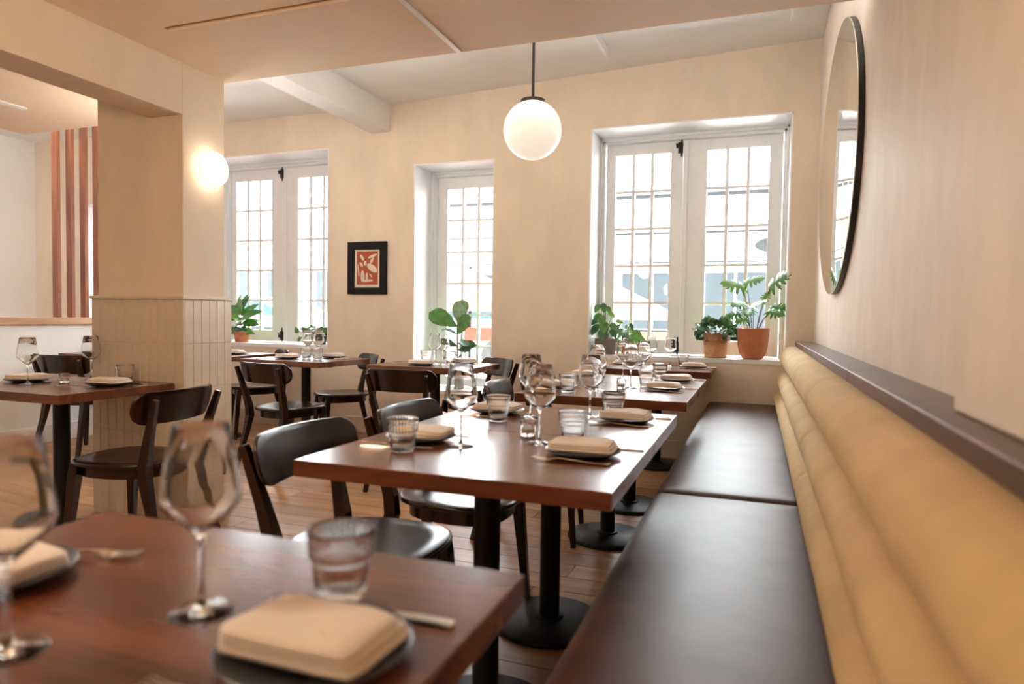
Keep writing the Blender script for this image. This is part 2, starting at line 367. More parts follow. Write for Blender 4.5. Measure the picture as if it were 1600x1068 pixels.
# ================================================================== BENCH
bench = thing('banquette', 'long built-in bench with brown leather seat and mustard velvet rolls', 'bench', (0, 0, 0))
obj('plinth', MB().box(-.26, .36, -.9, YW-.02, 0, .37), 'black', bench, None, .004)
obj('back_panel', MB().box(.265, .395, -.9, YW-.002, .37, .838), 'velvet', bench)
def cushion(y0, y1):
    mb = MB(); x0, x1, z0, z1 = -.342, .205, .37, .474; rc = .05; rings = []
    def outline(ins, z, dome=0):
        pts = []
        X0, X1, Y0, Y1 = x0+ins, x1-ins, y0+ins, y1-ins; rr = max(rc-ins, .006)
        for (cx, cy, a0) in ((X1-rr, Y1-rr, 0), (X0+rr, Y1-rr, PI/2), (X0+rr, Y0+rr, PI), (X1-rr, Y0+rr, 1.5*PI)):
            for k in range(7): a = a0+PI/2*k/6; pts.append((cx+rr*math.cos(a), cy+rr*math.sin(a), z))
        return pts
    for ins, z in ((.012, z0), (.003, z0+.012), (0, z0+.03), (0, z1-.038), (.003, z1-.024), (.01, z1-.012), (.022, z1-.004), (.04, z1), (.12, z1+.002), (.22, z1+.003)):
        rings.append(outline(ins, z))
    return mb.loops(rings)
for a, b in ((2.523, YW-.012), (-.9, 2.518)):
    obj('seat_cushion', cushion(a, b), 'leather', bench, 60)
def rollmesh(y0, y1, cx, cz, rx, rz, c0, c1):
    rings = []; n = 28; ys = []
    L = y1-y0; seq = [0, .004, .012, .025, .05, .09]
    ys = [y0+s for s in seq]; k = 22
    ys += [y0+.09+(L-.18)*i/k for i in range(1, k)]; ys += [y1-s for s in reversed(seq)]
    for yy in ys:
        d = min((yy-y0)/.05, 1) if c0 else 1; e = min((y1-yy)/.05, 1) if c1 else 1
        s0 = .945+.055*math.sin(PI/2*min(d, e)) if min(d, e) < 1 else 1
        if c1 == 2 and (y1-yy) < .06: s0 *= .55+.45*math.sqrt(max(0, 1-(1-(y1-yy)/.06)**2))
        wob = 1+.008*math.sin(yy*9+cx*40)+.006*math.sin(yy*23+cz*9)
        rings.append([(cx+rx*s0*wob*math.cos(2*PI*j/n), yy, cz+rz*s0*wob*math.sin(2*PI*j/n)) for j in range(n)])
    return MB().loops(rings)
for cx, cz, rx, rz in ((.262, .836, .094, .084), (.244, .677, .092, .078), (.226, .537, .090, .073)):
    obj('back_roll', rollmesh(2.502, YW-.004, cx, cz, rx, rz, 1, 2), 'velvet', bench, 60)
    obj('back_roll', rollmesh(-.9, 2.498, cx, cz, rx, rz, 1, 1), 'velvet', bench, 60)
led = thing('wooden_ledge', 'dark brown wooden ledge along the wall above the velvet rolls', 'ledge', (0, 0, 0))
for a, b in ((2.371, YW-.001), (.2, 2.369), (-.9, .198)):
    obj('ledge_board', MB().box(.277, .3985, a, b, .918, .955), 'ledge', led, None, .003)
obj('ledge_apron', MB().box(.360, .3985, -.9, YW-.002, .845, .918), 'ledge', led)

# ================================================================== TABLES
def make_table(name, label):
    t = thing(name, label, 'table', (0,0,0), 0, 'walnut dining tables')
    obj('table_top', MB().box(-.403, .403, -.307, .307, .702, .744), 'table', t, None, .003)
    obj('support_plate', MB().box(-.19, .19, -.19, .19, .688, .702).box(-.26, .26, -.02, .02, .682, .7025), 'black', t, None, .003)
    obj('pedestal', MB().lathe([(.0365, .02), (.0365, .69)], 28), 'black', t, 50)
    obj('base', MB().lathe([(.196, 0), (.2, .004), (.2, .014), (.192, .021), (.06, .026), (.052, .028), (.05, .036), (.038, .038)], 48), 'black', t, 50)
    return t
TAB = {}
t0 = make_table('dining_table', 'walnut table at the bottom left corner, closest to the camera')
TAB['near'] = t0; t0.location = (-.703, .588, 0)
def table(key, x, y, label, rz=0):
    TAB[key] = dup(t0, (x, y, 0), rz, label)
table('t2f', -.678, 1.690, 'walnut table in the centre, near one of the first joined pair')
table('t2b', -.678, 2.306, 'walnut table in the centre, far one of the first joined pair')
table('t3f', -.680, 3.330, 'walnut table along the bench, near one of the second joined pair')
table('t3b', -.678, 3.946, 'walnut table along the bench, far one of the second joined pair')
table('t4', -.690, 5.125, 'walnut table under the right window at the far end of the bench')
table('lt', -3.205, 2.340, 'walnut table at left in front of the tiled column')
table('m', -3.43, 4.555, 'walnut table below the framed print', -.1)
table('m2', -4.48, 4.70, 'walnut table half hidden behind the tiled column', 0)
table('w', -2.25, 4.525, 'walnut table in front of the narrow middle window')
table('p', -5.225, 4.42, 'walnut table against the white half wall below the slats', PI/2)

# ================================================================== CHAIRS
def make_chair():
    c = thing('dining_chair', '', 'chair', (0,0,0), 0, 'dark bentwood dining chairs')
    def outline(s, z, n=40, k=1.0):
        pts = []
        for j in range(n):
            a = 2*PI*j/n; ca, sa = math.cos(a), math.sin(a); e = 2/2.7
            X = .226*math.copysign(abs(ca)**e, ca); Yy = .222*math.copysign(abs(sa)**e, sa)*(.86+.14*(X+.226)/.452)
            pts.append((X*s, Yy*s, z))
        return pts
    obj('seat', MB().loops([outline(.955, .434), outline(.99, .438), outline(1, .446), outline(.99, .453), outline(.96, .456), outline(.7, .453), outline(.3, .451)]), 'chair', c, 50)
    obj('apron', MB().loops([outline(.84, .434), outline(.84, .385), outline(.74, .385), outline(.74, .434)], True, False, False), 'chair', c, 50)
    for s in (-1, 1):
        obj('leg', MB().tube([(.158, s*.155, .436), (.166, s*.16, .38), (.196, s*.188, 0)], [.021, .021, .0125], sq=(1, 1)), 'chair', c, None, .003)
        obj('leg', MB().tube([(-.305, s*.195, 0), (-.232, s*.168, .28), (-.204, s*.163, .395), (-.208, s*.166, .46), (-.238, s*.178, .58), (-.288, s*.196, .742)], [.014, .019, .024, .023, .018, .013], sq=(.85, 1)), 'chair', c, None, .003)
    # bent back panel: rounded outline, curved in plan, raked backwards
    hw, z0, z1, n = .240, .628, .772, 64
    P = []
    def corner(cx, cz, r, a0, a1, m):
        for i in range(m+1): a = a0+(a1-a0)*i/m; P.append((cx+r*math.cos(a), cz+r*math.sin(a)))
    rb, rt = .074, .056
    corner(hw-rt, z1-rt, rt, 0, PI/2, 7)
    for i in range(1, 8): P.append((hw-rt-(2*hw-2*rt)*i/8, z1))
    corner(-hw+rt, z1-rt, rt, PI/2, PI, 7)
    corner(-hw+rb, z0+rb, rb, PI, 1.5*PI, 7)
    for i in range(1, 8): P.append((-hw+rb+(2*hw-2*rb)*i/8, z0))
    corner(hw-rb, z0+rb, rb, 1.5*PI, 2*PI, 7)
    zc = (z0+z1)/2
    def bend(u, z, off): return (-.236 + .058*(u/hw)**2 - math.tan(.25)*(z-.60) + off, u, z)
    rings = []
    def ring(s, off): return [bend(u*s, zc+(z-zc)*s, off) for u, z in P]
    pan = MB()
    seqs = [(s, .009) for s in (.25, .5, .75, .93)] + [(.985, .0075), (1, .003), (1, -.003), (.985, -.0075)] + [(s, -.009) for s in (.93, .75, .5, .25)]
    pan.loops([ring(s, o) for s, o in seqs])
    obj('backrest', pan, 'chair', c, 45)
    return c
ch0 = make_chair(); used = [0]
def chair(x, y, rz, label):
    if not used[0]:
        used[0] = 1; ch0.location = (x, y, 0); ch0.rotation_euler = (0,0,math.radians(rz)); ch0['label'] = label; return ch0
    return dup(ch0, (x, y, 0), math.radians(rz), label)
chair(-1.045, 1.69, 0, 'dark wooden chair at the near one of the joined centre tables')
chair(-1.01, 2.27, 0, 'dark wooden chair at the far one of the joined centre tables')
chair(-1.02, 3.27, 8, 'dark wooden chair at the near table of the second joined pair')
chair(-1.03, 4.0, 0, 'dark wooden chair at the far table of the second joined pair')
chair(-2.64, 2.27, 186, 'dark wooden chair seen from behind in front of the tiled column')
chair(-3.12, 3.95, 82, 'dark wooden chair seen from behind just right of the tiled column')
chair(-3.25, 4.80, 230, 'dark wooden chair below the framed print, on the window side of its table')
chair(-4.26, 4.925, 230, 'dark wooden chair mostly hidden between the column and the left window')
chair(-2.10, 3.92, 95, 'dark wooden chair seen from behind left of the narrow window table')
chair(-2.085, 4.86, 232, 'dark wooden chair behind the table at the narrow window')
chair(-4.95, 3.82, 100, 'dark wooden chair seen from behind at the far left below the slats')

# ================================================================== TABLEWARE
T = .7442
PH = {'near': 'the nearest table at bottom left', 't2f': 'the near table of the joined centre pair', 't2b': 'the far table of the joined centre pair',
      't3f': 'the near table of the second joined pair', 't3b': 'the far table of the second joined pair', 't4': 'the last table under the right window',
      'lt': 'the table before the tiled column', 'm': 'the table below the framed print', 'm2': 'the table half behind the column', 'w': 'the narrow window table',
      'p': 'the table against the half wall'}
# wine glass
prof = [(.0005, .0014), (.0375, .0), (.0378, .0010), (.036, .0020), (.018, .0050), (.0065, .0095), (.0042, .018), (.0036, .04), (.0036, .082), (.0046, .094), (.009, .099), (.024, .1125), (.0385, .127), (.0440, .1335), (.0462, .1405), (.0460, .148), (.0438, .165), (.0398, .190), (.0328, .2285), (.0324, .2297), (.0316, .2285),
        (.0385, .190), (.0425, .165), (.0447, .148), (.0448, .1415), (.0428, .1350), (.0372, .1285), (.0228, .1145), (.008, .1025), (.0005, .1005)]
wine_me = MB().lathe(prof, 44).mesh('wine_glass', 60); wine_me.materials.append(M['glass'])
# two-tier fluted tumbler
def flute(r, i, a):
    if 2 <= i <= 7 or 10 <= i <= 14: return r*(1+.014*math.cos(32*a))
    return r
tprof = [(.0005, .002), (.029, .0), (.0315, .004), (.0322, .008), (.0335, .02), (.035, .032), (.0362, .043), (.0368, .047), (.0385, .0505), (.0405, .0525), (.0408, .056), (.0414, .064), (.042, .072), (.0427, .080), (.0432, .0865), (.0433, .0888), (.0424, .090), (.0413, .0888),
         (.0408, .080), (.0396, .062), (.0386, .054), (.0366, .051), (.0352, .046), (.0330, .030), (.0308, .0155), (.027, .012), (.0005, .0115)]
tum_me = MB().lathe(tprof, 256, mod=flute).mesh('tumbler', 60); tum_me.materials.append(M['glass'])
plate_me = MB().lathe([(.0005, .003), (.045, .002), (.05, .0), (.056, .001), (.080, .006), (.102, .0135), (.1035, .0155), (.102, .0165), (.080, .0095), (.055, .006), (.0005, .0055)], 48).mesh('plate', 50); plate_me.materials.append(M['plate'])
def napkin_mesh(seed):
    rnd = random.Random(seed); hx, hy = .088, .062; mb = MB(); n = 72
    ph = [rnd.uniform(0, 6.28) for _ in range(6)]
    def ring(s, z, dz=0, ox=0, oy=0, sx=1, sy=1):
        pts = []
        for j in range(n):
            a = 2*PI*j/n; ca, sa = math.cos(a), math.sin(a); e = 2/7.5
            x = hx*sx*s*math.copysign(abs(ca)**e, ca)+ox; y = hy*sy*s*math.copysign(abs(sa)**e, sa)+oy
            w = dz*(math.sin(x*34+ph[0])*.5+math.sin(y*46+x*21+ph[1])*.5)
            pts.append((x+.0016*math.sin(5*a+ph[2]), y+.0016*math.sin(4*a+ph[3]), z+w))
        return pts
    def slab(z, h, k, d):
        mb.loops([ring(.955, z, d*.3, **k), ring(.985, z+h*.12, d*.6, **k), ring(1, z+h*.45, d, **k), ring(.99, z+h*.8, d, **k), ring(.955, z+h*.98, d*1.2, **k), ring(.8, z+h*1.08, d*1.8, **k), ring(.5, z+h*1.14, d*1.8, **k), ring(.2, z+h*1.16, d*1.4, **k)])
    slab(0, .0065, {}, .0004); slab(.006, .0075, dict(ox=-.003, oy=.001, sx=.975, sy=.97), .0016)
    k = dict(ox=-.005, oy=-.002, sx=.94, sy=.90); z, h = .0125, .011
    mb.loops([ring(.95, z, .0008, **k), ring(.99, z+h*.15, .0016, **k), ring(1, z+h*.38, .002, **k), ring(.97, z+h*.62, .0026, **k), ring(.9, z+h*.82, .0034, **k), ring(.74, z+h*.97, .0044, **k), ring(.5, z+h*1.05, .005, **k), ring(.22, z+h*1.08, .0045, **k)])
    me = mb.mesh('napkin', 60); me.materials.append(M['linen']); return me
nap_me = [napkin_mesh(s) for s in (1, 2, 3)]
def fork_mesh():
    mb = MB(); Ls = [(-.1, .0065, .004), (-.095, .0105, .0035), (-.06, .009, .003), (-.01, .0052, .006), (.03, .0045, .0085), (.045, .0085, .007), (.056, .012, .004), (.066, .0122, .0032)]
    mb.loops([[(x, w, z), (x, -w, z), (x, -w*.9, z+.0022), (x, w*.9, z+.0022)] for x, w, z in Ls])
    for i in range(4):
        yy = -.0102+.0068*i
        mb.loops([[(x, yy+w, z), (x, yy-w, z), (x, yy-w, z+.0018), (x, yy+w, z+.0018)] for x, w, z in ((.064, .0021, .0032), (.08, .0019, .0036), (.098, .0015, .0062), (.102, .0006, .0072))])
    me = mb.mesh('fork', 40); me.materials.append(M['steel']); return me
def knife_mesh():
    mb = MB(); Ls = [(-.115, .006, .0008, .004), (-.112, .009, .0006, .0052), (-.07, .0088, .0006, .0055), (-.02, .0068, .001, .0052), (-.008, .0055, .0012, .0042), (.0, .0085, .0012, .003), (.03, .0105, .0012, .0026), (.08, .0098, .0012, .0024), (.102, .006, .0012, .0022), (.11, .001, .0012, .002)]
    mb.loops([[(x, w, a), (x, -w, a), (x, -w*.8, b), (x, w*.8, b)] for x, w, a, b in Ls])
    me = mb.mesh('knife', 40); me.materials.append(M['steel']); return me
fork_me, knife_me = fork_mesh(), knife_mesh()
vot_me = MB().lathe([(.0005, .002), (.021, 0), (.0235, .003), (.0248, .045), (.0246, .047), (.0238, .046), (.0225, .012), (.0005, .010)], 40).mesh('votive_glass', 60); vot_me.materials.append(M['glass'])
wax_me = MB().lathe([(.0005, .0105), (.0190, .0105), (.0190, .022), (.0170, .0235), (.0005, .023)], 24).mesh('candle', 60); wax_me.materials.append(M['wax'])
dish_me = MB().lathe([(.0005, .002), (.033, 0), (.037, .004), (.044, .034), (.0438, .036), (.0425, .035), (.035, .008), (.0005, .006)], 72, mod=lambda r, i, a: r*(1+.012*abs(math.cos(14*a))) if 2 <= i <= 3 else r).mesh('glass_dish', 60); dish_me.materials.append(M['glass'])
def ware(name, me, cat, x, y, z, rz, label, group):
    o = link(name, me, None, None, (x, y, z), (0, 0, rz)); return tag(o, label, cat, group)
def wine(t, side, x, y): ware('wine_glass', wine_me, 'wine glass', x, y, T, 0, f'tall empty wine glass, {side} of {PH[t]}', 'stemmed wine glasses')
def tumbler(t, side, x, y): ware('tumbler', tum_me, 'tumbler', x, y, T, random.random(), f'clear ribbed water tumbler, {side} of {PH[t]}', 'ribbed tumblers')
cnt = [0]
def setting(t, side, x, y, rz=0, fork=None, knife=None, nrot=None):
    """plate, folded napkin and cutlery; rz turns the whole setting"""
    cnt[0] += 1
    ware('plate', plate_me, 'plate', x, y, T, 0, f'dark plate under napkin, {side} of {PH[t]}', 'dark side plates')
    ware('napkin', nap_me[cnt[0] % 3], 'napkin', x, y, T+.0162, (rz+random.uniform(-.06, .06)) if nrot is None else nrot, f'folded beige linen napkin, {side} of {PH[t]}', 'folded linen napkins')
    for nm, me, p in (('fork', fork_me, fork), ('knife', knife_me, knife)):
        if p:
            dx, dy, r = p; ware(nm, me, nm, x+dx, y+dy, T+.0003, r, f'steel {nm} beside the plate, {side} of {PH[t]}', f'dinner {nm}s')
A, B = 'aisle side', 'bench side'
# nearest table
setting('near', B, -.435, .595, 0, (-.01, -.118, PI), (-.005, .108, PI+.05), nrot=-.02)
wine('near', B, -.628, .632); tumbler('near', B, -.498, .735)
setting('near', A, -.965, .60, PI, (.02, .102, .38), None); wine('near', A, -.742, .480)
def votive(t, x, y):
    v = thing('votive_candle', f'small glass votive on {PH[t]}', 'candle holder', (x, y, T), 0, 'glass votives')
    link('glass_cup', vot_me, None, v); link('candle', wax_me, None, v)
for t, dy in (('t2f', 0), ('t2b', .625)):
    setting(t, A, -.915, 1.752+dy-.01*(dy > 0), PI, (0, .115, .1), (-.02, -.105, .05))
    setting(t, B, -.425, 1.742+dy, 0, (-.005, -.108, PI+.04), (.03, .112, PI))
    tumbler(t, A, -.888 if dy == 0 else -.842, 1.592 if dy == 0 else 2.189); wine(t, A, -.770 if dy == 0 else -.762, 1.712 if dy == 0 else 2.309)
    wine(t, B, -.582 if dy == 0 else -.566, 1.849 if dy == 0 else 2.412); tumbler(t, B, -.503 if dy == 0 else -.492, 1.925 if dy == 0 else 2.472)
votive('t2f', -.651, 1.95)
setting('t3f', A, -.965, 3.36, PI, (0, .11, 0), (0, -.11, 0)); setting('t3f', B, -.435, 3.51, 0, (.0, -.12, PI+.05), (.04, .10, PI))
tumbler('t3f', A, -.864, 3.19); tumbler('t3f', B, -.548, 3.632); wine('t3f', A, -.745, 3.32); wine('t3f', B, -.611, 3.513); votive('t3f', -.651, 3.47)
setting('t3b', A, -.985, 4.05, PI, (0, .11, 0), (0, -.11, 0)); setting('t3b', B, -.43, 4.02, 0, (.0, -.118, PI+.05), (.04, .10, PI))
tumbler('t3b', A, -.865, 3.90); tumbler('t3b', B, -.535, 4.10); wine('t3b', A, -.752, 4.05); wine('t3b', B, -.640, 4.13)
setting('t4', B, -.43, 5.20, 0, (0, -.11, PI), (.04, .10, PI)); setting('t4', A, -.955, 5.23, PI, (0, .11, 0), (0, -.11, 0))
tumbler('t4', B, -.525, 5.345); wine('t4', B, -.615, 5.27); wine('t4', A, -.745, 5.16); tumbler('t4', A, -.84, 5.12)
ware('glass_dish', dish_me, 'dish', -.672, 5.03, T, 0, f'low ribbed glass dish on {PH["t4"]}', None)
# table in front of the column
setting('lt', 'left side', -3.47, 2.36, .1, None, None); wine('lt', 'left side', -3.33, 2.265)
setting('lt', 'right side', -2.955, 2.40, .1, (-.10, -.115, PI+.35), (.02, .105, PI)); wine('lt', 'right side', -3.335, 2.60); tumbler('lt', 'right side', -3.05, 2.565)
votive('lt', -3.27, 2.405)
ware('fork', fork_me, 'fork', -3.335, 2.45, T+.0003, .3, 'steel fork beside the left plate of the table before the tiled column', 'dinner forks')
# table below the framed print
setting('m', 'left side', -3.54, 4.47, .2, (-.13, -.05, .5), None); setting('m', 'right side', -3.30, 4.74, .2, None, (.14, .0, .9))
wine('m', 'left side', -3.46, 4.616); wine('m', 'right side', -3.345, 4.60); tumbler('m', 'left side', -3.41, 4.53); tumbler('m', 'right side', -3.275, 4.49)
setting('m2', 'window side', -4.30, 4.70, .3, None, None)
setting('w', 'left side', -2.30, 4.40, .1, (-.17, 0.06, .4), None); setting('w', 'right side', -2.10, 4.72, .1, None, (.14, .03, .6))
wine('w', 'left side', -2.265, 4.54); wine('w', 'right side', -2.175, 4.50); tumbler('w', 'left side', -2.43, 4.72); tumbler('w', 'right side', -2.165, 4.61)
setting('p', 'wall side', -5.10, 4.30, .1, None, None)

# ================================================================== LAMPS
GC = (-1.17, 3.5, 2.12); GR = .158
pend = thing('pendant_lamp', 'round opal globe pendant on a black rod', 'lamp', (GC[0], GC[1], 0))
g = MB().lathe([(GR*math.sin(PI*i/30)+(.0004 if i in (0, 30) else 0), GC[2]-GR*math.cos(PI*i/30)) for i in range(31)], 48)
obj('globe', g, 'opal', pend, 60)
obj('fitter', MB().lathe([(.062, GC[2]+GR-.014), (.068, GC[2]+GR-.008), (.066, GC[2]+GR+.004), (.03, GC[2]+GR+.016), (.01, GC[2]+GR+.02)], 32), 'bronze', pend, 40)
obj('rod', MB().tube([(0, 0, GC[2]+GR+.015), (0, 0, 3.09)], .0075, 12), 'black', pend, 60)
obj('canopy', MB().lathe([(.06, 3.068), (.06, 3.085), (.02, 3.108)], 24), 'black', pend, 40)
sc = thing('wall_sconce', 'glowing round disc sconce on the plaster column', 'lamp', (cx1, 2.85, 1.872))
def xl(prof, n=40):   # lathe about the x axis
    mb = MB().lathe(prof, n); mb.v = [(z, x, y) for x, y, z in mb.v]; return mb
obj('backplate', xl([(.060, .0005), (.060, .03), (.05, .034)]), 'white_paint', sc, 40)
obj('opal_disc', xl([(.055, .03), (.078, .034), (.088, .044), (.090, .055), (.085, .066), (.064, .074), (.0005, .078)]), 'opal_s', sc, 60)
for x, y, zc, lb in ((-1.75, .45, 1.92, 'added fill light globe left of the camera above the nearest table'), (-1.8, -3.4, 1.75, 'added fill light globe near the rear wall'), (-3.56, 3.3, 1.9, 'added fill light globe hidden behind the tiled column')):  # unseen globes, added only to brighten the room
    p = thing('pendant_lamp', lb, 'lamp', (x, y, 0), 0, 'added fill globes out of view')
    obj('globe', MB().lathe([(.15*math.sin(PI*k/16)+(.0004 if k in (0, 16) else 0), zc-.15*math.cos(PI*k/16)) for k in range(17)], 24), 'opal_room' if 0 < y < 1 else 'opal_soft', p, 60)
    obj('rod', MB().tube([(0, 0, zc+.148), (0, 0, 2.379)], .0075, 8), 'black', p, 60)

# fill light strips, added unseen on the rear faces of the lowered ceilings
def channel(x0, x1, y, label, rz=0, x=None):
    c = thing('cove_light', label, 'lamp', ((x0+x1)/2 if x is None else x, y, 2.50), rz, 'added fill light strips'); h = (x1-x0)/2
    obj('housing', MB().box(-h, h, 0, .01, -.02, .06).box(-h, h, .01, .075, -.02, -.01), 'white_paint', c)
    obj('diffuser', MB().box(-h+.01, h-.01, .012, .05, -.008, .03), 'cove_side' if rz else 'cove', c)
channel(-2.7, .3, 3.001, 'added fill light strip hidden behind the lowered ceiling edge over the tables')
channel(-1.6, 1.6, 1.75, 'added fill light strip hidden behind the lowered ceiling facing the slat screen', PI/2, -5.031)
channel(-4.9, -3.45, 3.421, 'added fill light strip hidden behind the lowered ceiling left of the column')

# ================================================================== WALL OBJECTS
# oval mirror on the right wall
mr = thing('oval_mirror', 'large oval mirror with a thin black rim on the right wall', 'mirror', (.40, 4.0, 1.945))
def oval(a, b, x, n=72): return [(x, a*math.cos(2*PI*j/n), b*math.sin(2*PI*j/n)) for j in range(n)]
MA, MBz = .87, .69
obj('rim', MB().loops([oval(MA-.012, MBz-.012, -.001), oval(MA, MBz, -.001), oval(MA, MBz, -.026), oval(MA-.012, MBz-.012, -.026)], True, False, False), 'mirror_rim', mr, 40)
obj('glass', MB().loops([oval(MA, MBz, -.0262), oval(MA, MBz, -.030), oval(MA-.003, MBz-.003, -.0305)], True), 'mirror', mr, 20)
# framed print on the back wall
pf = thing('framed_print', 'black framed rust-red leaf print on the window wall', 'picture', (-3.417, YW, 1.54))
fw, fh = .207, .243
obj('picture_frame', MB().box(-fw, fw, -.03, 0, fh-.072, fh).box(-fw, fw, -.03, 0, -fh, -fh+.062).box(-fw, -fw+.07, -.03, 0, -fh+.062, fh-.072).box(fw-.07, fw, -.03, 0, -fh+.062, fh-.072), 'picture_frame', pf, None, .003)
pa = obj('paper', MB().box(-fw+.066, fw-.066, -.012, -.004, -fh+.058, fh-.068), 'paper', pf)
obj('ink_field', MB().box(-.113, .113, -.0135, -.012, -.155, .155), 'ink', pa)
def blob(pts, y=-.0138):
    return MB().loops([[(x, y-.0012, z) for x, z in pts], [(x, y+.0005, z) for x, z in pts]])
def ell(cx, cz, a, b, rot, n=20):
    return [(cx+a*math.cos(t)*math.cos(rot)-b*math.sin(t)*math.sin(rot), cz+a*math.cos(t)*math.sin(rot)+b*math.sin(t)*math.cos(rot)) for t in [2*PI*k/n for k in range(n)]]
for (cx, cz, a, b, r) in ((-.055, .098, .032, .013, -1.0), (.055, .11, .05, .012, .35), (.05, .07, .035, .012, 1.0), (-.022, .045, .015, .022, 0), (-.065, .035, .026, .013, -.9), (.052, .0, .062, .030, -.6), (-.05, -.075, .020, .055, 0), (-.005, -.085, .012, .045, 0), (.0, -.118, .062, .013, .05), (.04, -.07, .022, .006, -.9), (-.095, -.02, .006, .06, .1)):
    obj('leaf_shape', blob(ell(cx, cz, a, b, r)), 'paper', pa)
ol = thing('wall_outlet', 'small beige power outlet on the window wall behind a chair', 'outlet', (-3.40, YW-.001, .575))
obj('cover', MB().box(-.06, .06, -.006, 0, -.038, .038), 'outlet', ol, None, .003)
obj('socket', MB().box(-.045, -.008, -.0075, -.005, -.016, .016).box(.008, .045, -.0075, -.005, -.016, .016), 'white_paint', ol, None, .002)

# ================================================================== PLANTS
def leafmesh(name, L, Wd, mat, shape='oval', curl=.25, fold=.18):
    n = 9; rows = []
    for i in range(n+1):
        t = i/n
        if shape == 'oval': w = math.sin(PI*t**.85)**.8 if 0 < t < 1 else 0
        elif shape == 'fiddle': w = (math.sin(PI*t**1.35)**.55)*(0.62+.42*t) if 0 < t < 1 else 0
        else: w = math.sin(PI*t**.6)**.9 if 0 < t < 1 else 0
        w = max(w, .02)*Wd/2
        z = -curl*L*t*t; rows.append((L*t, w, z))
    mb = MB(); vs = []; fs = []
    for x, w, z in rows:
        for k in (-1, -.5, 0, .5, 1): vs.append((x, k*w, z+abs(k)*w*fold+(.02*Wd*math.sin(x/L*25) if abs(k) == 1 else 0)))
    for i in range(n):
        for k in range(4): fs.append((i*5+k, i*5+k+1, i*5+6+k, i*5+5+k))
    m2 = len(vs); vs += [(x, y, z-.0009) for x, y, z in vs]; fs += [tuple(reversed([q+m2 for q in f])) for f in fs]
    mb.add(vs, fs); me = bpy.data.meshes.new(name); me.from_pydata(mb.v, [], mb.f)
    me.polygons.foreach_set('use_smooth', [True]*len(me.polygons)); me.materials.append(M[mat]); return me
def lobed(name, S, mat):
    """deeply lobed philodendron leaf: fingers along a midrib"""
    mb = MB(); fingers = []
    for i, (t, ang, ln) in enumerate(((.02, 2.35, .42), (.08, 1.75, .55), (.28, 1.35, .55), (.46, 1.08, .50), (.62, .82, .42), (.76, .55, .34))):
        for s in (-1, 1): fingers.append((t, s*ang, ln))
    fingers.append((.85, 0, .32))
    ths = .0009
    def strip(p0, ang, ln, w0):
        pts = []
        for k in range(5):
            t = k/4; w = w0*(1-.35*t)*(1 if k < 4 else .15); wig = .06*ln*math.sin(3*t)
            c = (p0[0]+math.cos(ang)*ln*t, p0[1]+math.sin(ang)*ln*t); nx, ny = -math.sin(ang), math.cos(ang)
            z = -.22*ln*t*t+p0[2]
            pts.append(((c[0]+nx*w)*S, (c[1]+ny*w)*S, z*S)); pts.append(((c[0]-nx*w)*S, (c[1]-ny*w)*S, (z+.01)*S))
        vs = pts+[(x, y, z-ths) for x, y, z in pts]; fs = []
        for k in range(4):
            f = (2*k, 2*k+1, 2*k+3, 2*k+2); fs.append(f); fs.append(tuple(reversed([q+10 for q in f])))
        mb.add(vs, fs)
    strip((0, 0, 0), 0, .98, .13)
    for t, a, l in fingers: strip((t, 0, -.05*t*t), a, l, .10)
    me = bpy.data.meshes.new(name); me.from_pydata(mb.v, [], mb.f); me.polygons.foreach_set('use_smooth', [True]*len(me.polygons)); me.materials.append(M[mat]); return me
def put_leaf(me, parent, base, direction, up=(0,-.75,.65), s=1, name='leaf', rollv=0):
    d = Vector(direction).normalized(); u = Vector(up); yv = u.cross(d)
    if yv.length < 1e-3: yv = Vector((0,1,0)).cross(d)
    yv.normalize(); zv = d.cross(yv)
    m = Matrix((d, yv, zv)).transposed()
    if rollv: m = m @ Matrix.Rotation(rollv, 3, 'X')
    o = link(name, me, None, parent, base); o.rotation_euler = m.to_euler(); o.scale = (s, s, s); return o
def stem(parent, pts, r=.003, mat='stem'):
    # smooth through points
    P = [Vector(p) for p in pts]; out = []
    for i in range(len(P)-1):
        a, b = P[max(i-1, 0)], P[i]; c, d = P[i+1], P[min(i+2, len(P)-1)]
        for k in range(5):
            t = k/5; out.append(.5*((2*b)+(c-a)*t+(2*a-5*b+4*c-d)*t*t+(3*b-a-3*c+d)*t**3))
    out.append(P[-1]); return obj('stem', MB().tube(out, [r*(1.15-.4*i/len(out)) for i in range(len(out))], 6), mat, parent, 60)
def ribbed(n, amt): return lambda r, i, a: r*(1+amt*math.cos(n*a))
SZ = .806
